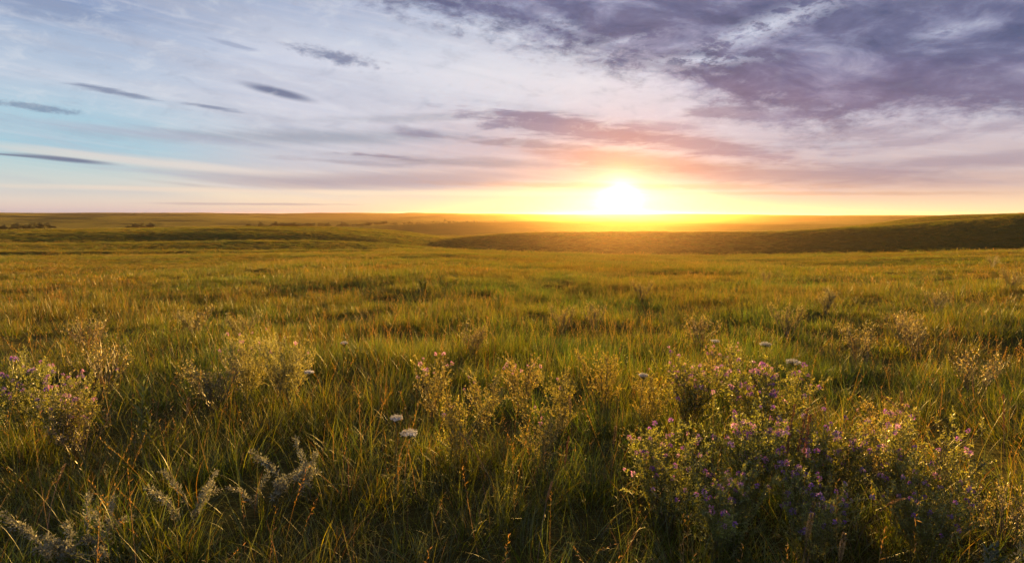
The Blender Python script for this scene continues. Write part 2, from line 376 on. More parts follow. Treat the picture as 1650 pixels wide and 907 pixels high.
def soil_mat():
    m = bpy.data.materials.new('prairie_turf'); m.use_nodes = True; t = m.node_tree; t.nodes.clear(); n = Nodes(t)
    geo = n.new('ShaderNodeNewGeometry'); P = Sk(n, geo.outputs['Position'])
    a = n.noise(P, 0.02, 6, 0.6); b = n.noise(P, 0.6, 6, 0.65); f = n.noise(P, 9.0, 4, 0.6)
    c = n.mix(n.smooth(0.38, 0.62, a), (0.062, 0.052, 0.014), (0.034, 0.042, 0.014))
    c = n.mix(n.smooth(0.40, 0.65, b) * 0.6, c, (0.10, 0.085, 0.03))
    c = n.mix(n.smooth(0.45, 0.7, f) * 0.5, c, (0.035, 0.035, 0.012))
    far = n.noise(P, 0.004, 5, 0.6)
    c = n.mix(n.smooth(0.48, 0.60, far) * 0.7, c, (0.10, 0.078, 0.024))
    bp = n.new('ShaderNodeBump'); bp.inputs['Strength'].default_value = 0.55; bp.inputs['Distance'].default_value = 0.6
    n.put(bp.inputs['Height'], b * 0.8 + f * 0.25 + n.noise(P, 0.12, 4, 0.6) * 2.0)
    d = n.new('ShaderNodeBsdfDiffuse'); n.put(d.inputs[0], c); t.links.new(bp.outputs[0], d.inputs['Normal'])
    sh = n.new('ShaderNodeBsdfSheen'); sh.inputs[0].default_value = (0.55, 0.50, 0.16, 1); sh.inputs['Roughness'].default_value = 0.5
    t.links.new(bp.outputs[0], sh.inputs['Normal'])
    mx = n.new('ShaderNodeMixShader'); mx.inputs[0].default_value = 0.18
    t.links.new(d.outputs[0], mx.inputs[1]); t.links.new(sh.outputs[0], mx.inputs[2])
    o = n.new('ShaderNodeOutputMaterial'); t.links.new(mx.outputs[0], o.inputs[0])
    return m
M_turf = soil_mat()

# ------------------------------------------------------------------ mesh helpers
def mesh_np(name, V, F4, F3=None, col=None, mat=None, smooth=False):
    """V (n,3); F4 (m,4) quads; F3 (k,3) tris; col (n,3) per vertex"""
    me = bpy.data.meshes.new(name)
    V = np.asarray(V, np.float32).reshape(-1, 3)
    F4 = np.zeros((0, 4), np.int32) if F4 is None else np.asarray(F4, np.int32).reshape(-1, 4)
    F3 = np.zeros((0, 3), np.int32) if F3 is None else np.asarray(F3, np.int32).reshape(-1, 3)
    me.vertices.add(len(V)); me.vertices.foreach_set('co', V.ravel())
    nl = F4.size + F3.size; me.loops.add(nl)
    me.loops.foreach_set('vertex_index', np.concatenate([F4.ravel(), F3.ravel()]).astype(np.int32))
    me.polygons.add(len(F4) + len(F3))
    st = np.concatenate([np.arange(len(F4)) * 4, F4.size + np.arange(len(F3)) * 3]).astype(np.int32)
    me.polygons.foreach_set('loop_start', st)
    me.polygons.foreach_set('loop_total', np.concatenate([np.full(len(F4), 4), np.full(len(F3), 3)]).astype(np.int32))
    if smooth: me.polygons.foreach_set('use_smooth', np.ones(len(F4) + len(F3), bool))
    me.update(calc_edges=True)
    if col is not None:
        ca = me.color_attributes.new('col', 'FLOAT_COLOR', 'POINT')
        c = np.ones((len(V), 4), np.float32); c[:, :3] = col
        ca.data.foreach_set('color', c.ravel())
    if mat: me.materials.append(mat)
    return me
class MB:
    def __init__(s): s.V = []; s.F4 = []; s.F3 = []; s.C = []; s.n = 0
    def add(s, V, F4=None, F3=None, C=(1, 1, 1)):
        V = np.asarray(V, float).reshape(-1, 3)
        C = np.broadcast_to(np.asarray(C, float), (len(V), 3))
        if F4 is not None and len(F4): s.F4.append(np.asarray(F4).reshape(-1, 4) + s.n)
        if F3 is not None and len(F3): s.F3.append(np.asarray(F3).reshape(-1, 3) + s.n)
        s.V.append(V); s.C.append(C); s.n += len(V)
    def mesh(s, name, mat, smooth=False):
        if not s.V: return None
        return mesh_np(name, np.concatenate(s.V), np.concatenate(s.F4) if s.F4 else None,
                       np.concatenate(s.F3) if s.F3 else None, np.concatenate(s.C), mat, smooth)
def nrm(v): return v / np.maximum(np.linalg.norm(v, axis=-1, keepdims=True), 1e-9)
def tube(mb, pts, r0, r1, col, sides=4):
    pts = np.asarray(pts, float); n = len(pts)
    T = nrm(np.gradient(pts, axis=0)); up = np.array([0.31, 0.17, 0.93])
    S = nrm(np.cross(T, up)); B = np.cross(T, S)
    rr = np.linspace(r0, r1, n)[:, None]
    V = [pts + rr * (math.cos(a) * S + math.sin(a) * B) for a in np.arange(sides) * 2 * math.pi / sides]
    V = np.stack(V, 1).reshape(-1, 3); F = []
    for i in range(n - 1):
        for j in range(sides):
            k = (j + 1) % sides
            F.append((i * sides + j, i * sides + k, (i + 1) * sides + k, (i + 1) * sides + j))
    mb.add(V, F, None, col)
def ribbons(base, az, length, lean, curl, width, cols, segs=4, twist=None, tipc=None):
    """many grass blades as curved tapering ribbons, all arrays of size n"""
    n = len(az); base = np.asarray(base)
    t = np.linspace(0, 1, segs + 1)
    ang = lean[:, None] + curl[:, None] * t[None, :] ** 1.4          # tilt from vertical along the blade
    ds = length[:, None] / segs
    hx = np.cumsum(np.sin(ang) * ds, 1) - np.sin(ang[:, :1]) * ds
    hz = np.cumsum(np.cos(ang) * ds, 1) - np.cos(ang[:, :1]) * ds
    dirx = np.sin(az)[:, None]; diry = np.cos(az)[:, None]
    C = np.stack([base[:, 0:1] + hx * dirx, base[:, 1:2] + hx * diry, base[:, 2:3] + hz], -1)
    tw = (az + math.pi / 2 if twist is None else twist)[:, None]
    w = width[:, None] * np.clip(1.0 - t[None, :] ** 2.2, 0.06, 1) * 0.5
    side = np.stack([np.sin(tw) * w, np.cos(tw) * w, np.zeros_like(w)], -1)
    V = np.stack([C - side, C + side], 2).reshape(n, -1, 3)            # n, 2(segs+1), 3
    m = 2 * (segs + 1)
    f = np.array([(2 * i, 2 * i + 1, 2 * i + 3, 2 * i + 2) for i in range(segs)])
    F = (f[None] + (np.arange(n) * m)[:, None, None]).reshape(-1, 4)
    cc = np.repeat(cols[:, None, :], m, 1)
    return V.reshape(-1, 3), F, cc.reshape(-1, 3)
def leaves(mb, P, D, Nn, L, Wd, col, fold=0.0):
    """leaf-shaped quads from P along D, facing Nn"""
    P = np.asarray(P, float); D = nrm(np.asarray(D, float)); S = nrm(np.cross(D, Nn))
    Up = np.cross(S, D)
    L = np.asarray(L, float).reshape(-1, 1); Wd = np.asarray(Wd, float).reshape(-1, 1)
    m = P + D * L * 0.45
    V = np.stack([P, m + S * Wd * 0.5 + Up * L * fold, P + D * L - Up * L * fold, m - S * Wd * 0.5 + Up * L * fold], 1)
    n = len(P); F = np.arange(n * 4).reshape(n, 4)
    col = np.broadcast_to(np.asarray(col, float), (n, 3))
    mb.add(V.reshape(-1, 3), F, None, np.repeat(col, 4, 0))
def link(name, me, parent=None, loc=None, rot=None):
    o = bpy.data.objects.new(name, me); COL.objects.link(o)
    if parent: o.parent = parent
    if loc is not None: o.location = loc
    if rot is not None: o.rotation_euler = rot
    return o

# ------------------------------------------------------------------ ground and hills
front = np.radians(np.linspace(-58, 58, 700)); back = np.radians(np.linspace(58, 302, 90))[1:-1]
az_ = np.concatenate([front, back])
def ring_sheet(name, rr, centre=False, lift=0.0):
    na = len(az_); X = rr[:, None] * np.sin(az_); Y = rr[:, None] * np.cos(az_); Z = ground_z(X, Y)
    V = np.stack([X, Y, Z], -1).reshape(-1, 3)
    i = np.arange(len(rr) - 1)[:, None] * na; j = np.arange(na)[None]; k = (j + 1) % na
    F = np.stack([i + j, i + k, i + na + k, i + na + j], -1).reshape(-1, 4)
    F3 = None
    if centre:
        V = np.vstack([V, [[0, 0, float(ground_z(0.0, 0.001))]]]); c = len(V) - 1
        F3 = np.array([(c, (q + 1) % na, q) for q in range(na)])
    o = link(name, mesh_np(name, V, F[:, ::-1], F3, None, M_turf, True)); tag(o, kind='structure'); return o
RS = 140.0
ring_sheet('ground', np.geomspace(0.3, RS, 260), True)
ring_sheet('hills', np.geomspace(RS, 6200, 330))

# ------------------------------------------------------------------ prairie grass (uncountable)
SRC = bpy.data.collections.new('grass_tufts')
GREEN = np.array([[0.085, 0.130, 0.007], [0.112, 0.152, 0.008], [0.058, 0.108, 0.008], [0.145, 0.165, 0.010]])
STRAW = np.array([[0.20, 0.155, 0.055], [0.17, 0.120, 0.040], [0.13, 0.075, 0.028]])
def tuft(i, n, rad, hmin, hmax, wid, segs, straw=0.10, heads=0, curlm=1.0, gold=(1.0, 0.97, 1.0)):
    r = np.random.default_rng(100 + i)
    mb = MB()
    a = r.uniform(0, 2 * math.pi, n); q = rad * np.sqrt(r.uniform(0, 1, n))
    base = np.stack([np.cos(a) * q, np.sin(a) * q, np.full(n, -0.04)], -1)
    az = a * -1 + math.pi / 2 + r.normal(0, 0.9, n)
    ln = r.uniform(hmin, hmax, n) * r.choice([1, 0.7, 0.5], n, p=[.5, .3, .2])
    isS = r.uniform(0, 1, n) < straw
    col = np.where(isS[:, None], STRAW[r.integers(0, 3, n)], GREEN[r.integers(0, 4, n)]) * r.uniform(0.7, 1.25, (n, 1)) * np.array(gold)
    V, F, C = ribbons(base, az, ln, np.abs(r.normal(0.12, 0.24, n)), np.abs(r.normal(0.65, 0.6, n)) * curlm,
                      wid * r.uniform(0.6, 1.3, n), col, segs, az + math.pi / 2 + r.normal(0, 0.7, n))
    mb.add(V, F, None, C)
    for k in range(heads):      # flowering culms with a narrow seed head
        b = np.array([[r.normal(0, rad * .5), r.normal(0, rad * .5), 0]]); z = r.uniform(0, 6.28)
        L = hmax * r.uniform(1.1, 1.5)
        V, F, C = ribbons(b, np.array([z]), np.array([L]), np.array([0.06]), np.array([r.uniform(0.1, 0.5)]), np.array([wid * 0.5]), np.array([[0.19, 0.14, 0.06]]), 6)
        mb.add(V, F, None, C)
        c = V.reshape(-1, 2, 3).mean(1); tip = c[-3]; top = c[-1]; m = 16
        s = np.linspace(0, 1, m)[:, None]; P = tip + (top - tip) * s * 1.2
        D = (top - tip)[None] / np.linalg.norm(top - tip) + r.normal(0, 0.35, (m, 3))
        leaves(mb, P, D, r.normal(0, 1, (m, 3)), r.uniform(0.018, 0.035, m) * wid / 0.004 * .8, np.full(m, 0.004) * wid / 0.004, (0.22, 0.15, 0.06))
    o = bpy.data.objects.new('grass_tuft_%02d' % i, mb.mesh('grass_tuft', M_grass)); SRC.objects.link(o)
NV = 0; LODS = []
def lod(k, **kw):
    global NV
    s = NV
    for _ in range(k): tuft(NV, **kw, heads=(1 if _ % 3 == 0 else 0)); NV += 1
    LODS.append((s, k))
lod(9, n=58, rad=0.14, hmin=0.16, hmax=0.43, wid=0.0034, segs=6, gold=(0.92, 0.98, 0.85))
lod(7, n=60, rad=0.22, hmin=0.16, hmax=0.40, wid=0.0048, segs=4, gold=(1.05, 1.0, 0.8))
lod(6, n=110, rad=0.45, hmin=0.13, hmax=0.33, wid=0.009, segs=3, straw=0.06, gold=(1.10, 0.92, 0.72))
lod(5, n=200, rad=1.30, hmin=0.16, hmax=0.40, wid=0.028, segs=2, straw=0.08, gold=(1.08, 0.90, 0.72))
PP = []; RR = []; SS = []; II = []
def scatter(l, r0, r1, dens, half=56):
    area = R(2 * half) / 2 * (r1 * r1 - r0 * r0); n = int(area * dens)
    r = np.sqrt(rng.uniform(r0 * r0, r1 * r1, n)); a = rng.uniform(-R(half), R(half), n)
    x, y = r * np.sin(a), r * np.cos(a)
    tall = 0.5 + 0.5 * vnoise(x / 1.7, y / 1.3, 21); tall2 = 0.5 + 0.5 * vnoise(x / 6.5, y / 4.5, 22)
    gapn = vnoise(x / 0.75, y / 0.6, 23)
    if r0 > 20: tall = np.clip(0.5 + 0.9 * vnoise(x / 7.0, y / 3.5, 24), 0, 1)
    keep = rng.uniform(0, 1, n) < np.clip(1.05 + 1.7 * gapn, 0.18, 1)
    x, y, r, tall, tall2 = x[keep], y[keep], r[keep], tall[keep], tall2[keep]; n = len(x)
    s = (0.38 + 0.62 * tall ** 1.3 + 0.40 * tall2) * rng.uniform(0.7, 1.2, n)
    s *= np.clip(0.55 + (r - 1.2) * 0.35, 0.4, 1.0) * np.clip(1.0 - (r - 15) / 150, 0.7, 1.0)
    PP.append(np.stack([x, y, ground_z(x, y)], -1))
    lx = rng.normal(0, 0.16, n); ly = rng.normal(-0.08, 0.16, n) 
    RR.append(np.stack([lx, ly, rng.uniform(0, 6.28, n)], -1))
    SS.append(np.stack([rng.uniform(0.9, 1.2, n), rng.uniform(0.9, 1.2, n), s], -1))
    II.append(rng.integers(l[0], l[0] + l[1], n))
scatter(LODS[0], 1.1, 8.5, 46)
scatter(LODS[1], 8.0, 26, 22)
scatter(LODS[2], 25, 95, 6.5, 52)
scatter(LODS[3], 92, 620, 0.45, 48)
PP = np.concatenate(PP); RR = np.concatenate(RR); SS = np.concatenate(SS); II = np.concatenate(II)
print('tufts', len(PP))
pm = bpy.data.meshes.new('prairie_grass'); pm.vertices.add(len(PP)); pm.vertices.foreach_set('co', PP.astype(np.float32).ravel())
for nm, d in (('rot', RR), ('scl', SS)):
    q = pm.attributes.new(nm, 'FLOAT_VECTOR', 'POINT'); q.data.foreach_set('vector', d.astype(np.float32).ravel())
q = pm.attributes.new('vid', 'INT', 'POINT'); q.data.foreach_set('value', II.astype(np.int32))
pm.materials.append(M_grass)
go = link('prairie_grass', pm)
tag(go, 'tall wild prairie grass covering the whole sloping field and hills', 'grass', kind='stuff')
ng = bpy.data.node_groups.new('grass_scatter', 'GeometryNodeTree')
ng.interface.new_socket('Geometry', in_out='INPUT', socket_type='NodeSocketGeometry')
ng.interface.new_socket('Geometry', in_out='OUTPUT', socket_type='NodeSocketGeometry')
gi = ng.nodes.new('NodeGroupInput'); gout = ng.nodes.new('NodeGroupOutput')
ci = ng.nodes.new('GeometryNodeCollectionInfo'); ci.inputs[0].default_value = SRC
ci.inputs['Separate Children'].default_value = True; ci.inputs['Reset Children'].default_value = True
ip = ng.nodes.new('GeometryNodeInstanceOnPoints'); ip.inputs['Pick Instance'].default_value = True
def natt(nm, ty):
    n = ng.nodes.new('GeometryNodeInputNamedAttribute'); n.data_type = ty; n.inputs[0].default_value = nm; return n.outputs[0]
L = ng.links.new
L(gi.outputs[0], ip.inputs['Points']); L(ci.outputs[0], ip.inputs['Instance'])
L(natt('vid', 'INT'), ip.inputs['Instance Index']); L(natt('rot', 'FLOAT_VECTOR'), ip.inputs['Rotation']); L(natt('scl', 'FLOAT_VECTOR'), ip.inputs['Scale'])
L(ip.outputs[0], gout.inputs[0])
md = go.modifiers.new('scatter', 'NODES'); md.node_group = ng

# ------------------------------------------------------------------ flowering plants and weeds
def curve_pts(p0, az, length, lean, curl, n=7, r=None, wob=0.0):
    t = np.linspace(0, 1, n); ang = lean + curl * t
    ds = length / (n - 1); h = np.concatenate([[0], np.cumsum(np.sin(ang[1:]) * ds)]); z = np.concatenate([[0], np.cumsum(np.cos(ang[1:]) * ds)])
    P = np.stack([p0[0] + h * math.sin(az), p0[1] + h * math.cos(az), p0[2] + z], -1)
    if wob: P[1:] += r.normal(0, wob, (n - 1, 3)) * np.linspace(0.3, 1, n - 1)[:, None]
    return P
def raceme(seed, cols, size=0.016, n=26):
    """a small rounded head of pea-like florets"""
    r = np.random.default_rng(seed); mb = MB()
    th = r.uniform(0, 6.28, n); v = r.uniform(-0.35, 1, n)
    D = np.stack([np.cos(th) * np.sqrt(1 - np.clip(v, -1, 1) ** 2), np.sin(th) * np.sqrt(1 - np.clip(v, -1, 1) ** 2), v], -1)
    P = D * size * 0.35 + np.stack([0 * v, 0 * v, v * size * 0.5], -1)
    c = np.array(cols)[r.integers(0, len(cols), n)] * r.uniform(0.8, 1.2, (n, 1))
    leaves(mb, P, D + r.normal(0, .25, (n, 3)), r.normal(0, 1, (n, 3)), size * r.uniform(0.5, 0.9, n), size * r.uniform(0.28, 0.5, n), c, 0.12)
    return mb.mesh('flower', M_petal)
PURPLE = [(0.34, 0.13, 0.56), (0.26, 0.11, 0.56), (0.42, 0.17, 0.56)]
PINK = [(0.66, 0.28, 0.60), (0.56, 0.22, 0.54), (0.68, 0.42, 0.64)]
LILAC = [(0.30, 0.20, 0.46), (0.24, 0.15, 0.42)]
FL = {'purple': [raceme(i, PURPLE) for i in range(3)], 'pink': [raceme(10 + i, PINK) for i in range(3)], 'lilac': [raceme(20 + i, LILAC, 0.019) for i in range(3)],
      'spire': [raceme(30 + i, PINK, 0.013, 18) for i in range(2)]}

def bushy(seed, height, spread, stems=26, leafcol=((0.17, 0.21, 0.06), (0.22, 0.25, 0.09)), leafL=0.017, leafW=0.007,
          per=26, branches=5, blen=0.33, stemcol=(0.13, 0.11, 0.05), lod=1.0, lift=0.25, upright=0.0, tipfluff=0, fluffcol=(0.3, 0.26, 0.16)):
    """sprawling many-stemmed herb. returns meshes and the tips where flowers sit"""
    r = np.random.default_rng(seed); sm = MB(); lm = MB(); tips = []; LP = []; LD = []
    for i in range(stems):
        az = r.uniform(0, 6.28); q = r.uniform(0, 1) ** 0.6
        lean = (0.10 + q * math.atan2(spread, height) * 0.8) * (1 - upright)
        L = height * r.uniform(0.75, 1.08) / max(0.35, math.cos(min(1.2, lean * 1.15)))
        L = min(L, height * 1.7) 
        P = curve_pts((r.normal(0, .03), r.normal(0, .03), -0.02), az, L, lean * 0.75, lean * 0.5 + r.normal(0, 0.18), 9, r, 0.008)
        tube(sm, P, 0.0026 * lod, 0.0010 * lod, stemcol, 3)
        segs = [(P, 1.0)]
        for b in range(branches):
            t = r.uniform(lift, 0.95); k = t * 8; k0 = int(k); p = P[k0] * (1 - (k - k0)) + P[min(8, k0 + 1)] * (k - k0)
            BL = L * blen * (1.15 - t) * r.uniform(0.6, 1.3) + 0.05
            Q = curve_pts(p, az + r.normal(0, 1.5), BL, 0.35 + r.uniform(0, 0.7), r.normal(-0.2, 0.4), 5, r, 0.005)
            tube(sm, Q, 0.0014 * lod, 0.0007 * lod, stemcol, 3); segs.append((Q, 0.7)); tips.append(Q[-1])
        tips.append(P[-1])
        for Q, w in segs:
            n = max(3, int(per * w)); t = r.uniform(0.2 if w == 1 else 0.05, 1, n) * (len(Q) - 1); k = np.minimum(t.astype(int), len(Q) - 2)
            LP.append(Q[k] + (Q[k + 1] - Q[k]) * (t - k)[:, None]); d = nrm(Q[k + 1] - Q[k]) * 0.6 + r.normal(0, 0.75, (n, 3)); d[:, 2] += 0.15; LD.append(d)
    LP = np.concatenate(LP); LD = np.concatenate(LD); n = len(LP)
    c = np.array(leafcol)[r.integers(0, len(leafcol), n)] * r.uniform(0.75, 1.3, (n, 1))
    leaves(lm, LP, LD, r.normal(0, 1, (n, 3)), leafL * r.uniform(0.6, 1.4, n), leafW * r.uniform(0.6, 1.3, n), c, 0.08)
    if tipfluff:
        T = np.array(tips); T = np.repeat(T, tipfluff, 0) + r.normal(0, 0.012 * lod, (len(T) * tipfluff, 3)); m = len(T)
        leaves(lm, T, r.normal(0, 1, (m, 3)) + (0, 0, .8), r.normal(0, 1, (m, 3)), 0.010 * lod * r.uniform(.6, 1.4, m), 0.005 * lod * r.uniform(.6, 1.3, m), np.array(fluffcol) * r.uniform(.7, 1.3, (m, 1)))
    return sm.mesh('stems', M_stem), lm.mesh('foliage', M_leaf), np.array(tips)

def root(name, loc, rz, label, cat, group=None, s=1.0):
    e = bpy.data.objects.new(name, None); COL.objects.link(e); e.empty_display_size = 0.1
    e.location = loc; e.rotation_euler = (0, 0, rz); e.scale = (s, s, s)
    return tag(e, label, cat, group)

def flowers_on(e, tips, n, kinds, r, low=0.0, s=(0.8, 1.3)):
    z = tips[:, 2]; ok = np.where(z >= np.quantile(z, low))[0]; pick = r.choice(ok, min(n, len(ok)), replace=False)
    for i in pick:
        me = FL[kinds[r.integers(0, len(kinds))]]; k = r.uniform(*s)
        f = link('flower', me[r.integers(0, len(me))], e, tips[i], (r.normal(0, .4), r.normal(0, .4), r.uniform(0, 6)))
        f.scale = (k, k, k)

# purple-flowered clumps, lower right
VE = [bushy(41, 0.62, 0.34, 34, per=46, branches=7), bushy(42, 0.58, 0.40, 32, per=46, branches=7), bushy(43, 0.66, 0.30, 30, per=44, branches=7)]
G_P = 'bushy plants with small purple flowers'
vetch = [
 (1110, 585, 0.62, 0, 30, ('pink', 'spire', 'purple'), 'purple flowering bush rising left of the two white yarrow heads, pink blossoms along its top'),
 (1245, 590, 0.66, 1, 34, ('pink', 'purple'), 'tall pink and purple flowering bush just below the two white yarrow heads'),
 (1075, 700, 0.55, 2, 22, ('pink', 'purple'), 'magenta tipped flowering bush at the left edge of the big purple clump'),
 (1215, 672, 0.58, 0, 40, ('purple', 'pink', 'lilac'), 'purple flowering bush in the heart of the big clump, beside the rusty dock spikes'),
 (1340, 690, 0.52, 1, 34, ('purple', 'lilac', 'pink'), 'purple flowering bush right of the three rusty dock spikes'),
 (1480, 690, 0.62, 2, 16, ('pink', 'purple'), 'loose arching purple flowering bush at the right end of the big clump'),
 (1165, 765, 0.46, 1, 26, ('purple', 'pink'), 'low purple flowering bush at the lower left of the big clump'),
 (1310, 775, 0.46, 2, 30, ('lilac', 'purple'), 'low bush dotted with shaded lilac flowers at the bottom of the big clump'),
 (1500, 790, 0.40, 0, 14, ('purple', 'lilac'), 'sparse low flowering bush below the arching right end of the big clump'),
 (40, 590, 0.60, 1, 24, ('purple', 'lilac'), 'violet flowering bush at the left edge of the picture'),
 (110, 620, 0.55, 0, 26, ('purple', 'pink'), 'mauve flowering bush second in from the left edge of the picture'),
]
rf = np.random.default_rng(5)
for px, py, h, v, nf, kinds, lab in vetch:
    p, r_ = at(px, py, h * 0.97); sm, lm, tips = VE[v]
    e = root('flowering_bush', p, rf.uniform(0, 6.28), lab, 'flowering bush', G_P, h / [0.62, 0.58, 0.66][v])
    link('stems', sm, e); link('foliage', lm, e)
    flowers_on(e, tips, int(nf * 1.8), kinds, rf, 0.15, (0.7, 1.2))

# slender pink-spired weeds and golden feathery weeds in the middle
FE = [bushy(51, 0.60, 0.30, 30, ((0.28, 0.30, 0.15), (0.33, 0.34, 0.19)), 0.011, 0.005, 66, 9, 0.30, (0.20, 0.18, 0.09)),
      bushy(52, 0.55, 0.14, 14, ((0.30, 0.29, 0.09), (0.24, 0.25, 0.08)), 0.014, 0.006, 34, 10, 0.28, (0.17, 0.14, 0.06), upright=0.3),
      bushy(53, 0.50, 0.18, 13, ((0.26, 0.26, 0.10), (0.28, 0.24, 0.11)), 0.013, 0.006, 30, 8, 0.32, (0.18, 0.14, 0.06), upright=0.2)]
feather = [
 (395, 545, 0.62, 0, 10, 'wide pale feathery bush left of centre, its left half'),
 (458, 548, 0.62, 0, 6, 'wide pale feathery bush left of centre, its right half with one pink bloom'),
 (975, 568, 0.55, 1, 0, 'golden upright feathery weed standing alone right of centre'),
 (845, 578, 0.55, 2, 10, 'slender weed with pink spires left of the golden upright weed'),
 (905, 605, 0.50, 1, 2, 'shorter golden feathery weed just left of the tall golden one'),
 (785, 605, 0.50, 2, 4, 'thin weed with scattered pink florets near the picture centre'),
 (700, 580, 0.55, 2, 12, 'thin weed topped with pink flowers right of the white yarrow'),
 (735, 640, 0.48, 1, 2, 'leaning golden weed below the pink topped weed'),
 (870, 660, 0.45, 2, 3, 'low golden weed in the middle of the tangled grass'),
 (1050, 600, 0.50, 1, 2, 'golden weed at the left shoulder of the big purple clump'),
 (1160, 560, 0.58, 2, 8, 'pink budded weed behind the big purple clump'),
 (1420, 650, 0.52, 2, 8, 'golden weed with pinkish buds right of the white yarrow heads'),
]
FH = [0.60, 0.55, 0.50]
for px, py, h, v, nf, lab in feather:
    p, r_ = at(px, py, h); sm, lm, tips = FE[v]
    e = root('feathery_weed', p, rf.uniform(0, 6.28), lab, 'weed', 'golden feathery weeds among the grass', h / FH[v])
    link('stems', sm, e); link('foliage', lm, e)
    if nf: flowers_on(e, tips, nf, ('pink', 'spire'), rf, 0.5, (0.7, 1.1))

# white yarrow
def yarrow_parts(seed, hd=0.044):
    r = np.random.default_rng(seed); st = MB(); fl = MB(); lf = MB(); H = 0.55
    P = curve_pts((0, 0, -0.02), 0.4, H - 0.03, 0.02, 0.12, 8, r, 0.004); tube(st, P, 0.0024, 0.0016, (0.10, 0.12, 0.05), 4)
    top = P[-1]
    for k in range(30):
        a = k * 2.4; q = hd * math.sqrt((k + .5) / 30); e = top + np.array([math.cos(a) * q, math.sin(a) * q, 0.028 - q * q * 6 + r.normal(0, .002)])
        tube(st, np.array([top - (0, 0, .01), (top + e) / 2 + (0, 0, -.004), e]), 0.0012, 0.0008, (0.12, 0.14, 0.06), 3)
        for j in range(12):
            b = r.uniform(0, 6.28); s = r.uniform(0, 0.0085); c = e + (math.cos(b) * s, math.sin(b) * s, 0.001 + r.normal(0, .0035))
            m = 5; th = np.arange(m) * 2 * math.pi / m + b
            D = np.stack([np.cos(th), np.sin(th), np.full(m, 0.6)], -1)
            leaves(fl, np.repeat(c[None], m, 0), D, np.tile([0, 0, 1.0], (m, 1)), np.full(m, 0.0042), np.full(m, 0.0036), np.array((0.88, 0.88, 0.90)) * r.uniform(.85, 1, (m, 1)))
    n = 240; t = r.uniform(0.05, 0.85, n); k = t * 7; k0 = k.astype(int); B = P[k0] + (P[k0 + 1] - P[k0]) * (k - k0)[:, None]
    a = np.repeat(r.uniform(0, 6.28, 12), 20); D = np.stack([np.cos(a), np.sin(a), np.full(n, 0.5)], -1); tt = np.repeat(np.linspace(.06, .88, 12), 20)
    k = tt * 7; k0 = np.minimum(k.astype(int), 6); B = P[k0] + (P[k0 + 1] - P[k0]) * (k - k0)[:, None] + D * np.tile(np.linspace(0, .06, 20), 12)[:, None]
    leaves(lf, B, D * .4 + r.normal(0, .6, (n, 3)), r.normal(0, 1, (n, 3)), np.full(n, .012), np.full(n, .003), (0.10, 0.13, 0.05))
    return st.mesh('stem', M_stem), fl.mesh('flower_head', M_petal), lf.mesh('foliage', M_leaf)
YA = [yarrow_parts(1), yarrow_parts(2, 0.034), yarrow_parts(3, 0.050)]
yarrow = [(645, 688, 0.55, 0, 1.0, 'white yarrow with a full flat head, nearer and lower of the pair left of centre'),
 (636, 671, 0.55, 1, 0.95, 'smaller white yarrow head just behind the full one left of centre'),
 (1237, 547, 0.62, 2, 1.13, 'white yarrow standing highest above the big purple clump'),
 (1290, 577, 0.62, 2, 1.13, 'white yarrow just above the purple clump, lower right of the highest one'),
 (1152, 543, 0.58, 0, 1.05, 'pale yarrow in the grass behind the left part of the purple clump'),
 (1031, 601, 0.55, 1, 1.0, 'small pale yarrow at the left shoulder of the purple clump'),
 (547, 549, 0.55, 1, 1.0, 'lone small white yarrow in the open grass left of centre'),
 (507, 594, 0.55, 1, 1.0, 'small white yarrow at the right edge of the wide feathery bush')]
for px, py, h, v, s, lab in yarrow:
    p, r_ = at(px, py, h); e = root('yarrow_plant', p, rf.uniform(0, 6.28), lab, 'flower', 'white yarrow plants', h / 0.55)
    a, b, c = YA[v]; link('stem', a, e); link('flower_head', b, e); link('foliage', c, e)

# silver sage with woolly drooping plumes
def sage_parts(seed, H=0.30, n_st=7, tilt=0.4):
    r = np.random.default_rng(seed); st = MB(); lf = MB()
    for i in range(n_st):
        az = r.uniform(0, 6.28); P = curve_pts((r.normal(0, .04), r.normal(0, .04), -0.02), az, H * r.uniform(0.9, 1.35), 0.15, r.uniform(0.5, 1.3) * tilt * 2, 10, r, 0.006)
        tube(st, P, 0.003, 0.0012, (0.17, 0.16, 0.12), 4)
        for (lo, hi, m, L, Wd) in ((0.25, 0.65, 40, 0.030, 0.008), (0.6, 1.0, 130, 0.014, 0.006)):
            t = r.uniform(lo, hi, m) * 9; k = np.minimum(t.astype(int), 8); B = P[k] + (P[k + 1] - P[k]) * (t - k)[:, None]
            out = r.normal(0, 1, (m, 3)); out[:, 2] += 0.3; out = nrm(out)
            B = B + out * (0.018 * r.uniform(0, 1, (m, 1)) if L < .02 else 0)
            c = np.array((0.28, 0.29, 0.23)) * r.uniform(0.7, 1.2, (m, 1))
            leaves(lf, B, out + nrm(P[k + 1] - P[k]) * .6, r.normal(0, 1, (m, 3)), L * r.uniform(.6, 1.3, m), Wd * r.uniform(.7, 1.3, m), c, 0.1)
    return st.mesh('stems', M_stem), lf.mesh('foliage', M_felt)
SA = [sage_parts(61), sage_parts(62, 0.27, 6), sage_parts(63, 0.28, 7, 0.6)]
sage = [(475, 700, 0.40, 0, 'pale silver sage with the brightest woolly plumes, left of centre'),
 (425, 728, 0.34, 1, 'low silver sage just left of the brightest woolly one'),
 (295, 745, 0.36, 0, 'upright silver sage midway along the row of sage plants'),
 (150, 795, 0.34, 2, 'spreading silver sage at the lower left with plumes leaning right'),
 (95, 800, 0.36, 0, 'silver sage lowest and leftmost of the sage plants'),
 (1625, 850, 0.34, 1, 'grey green sage in the bottom right corner')]
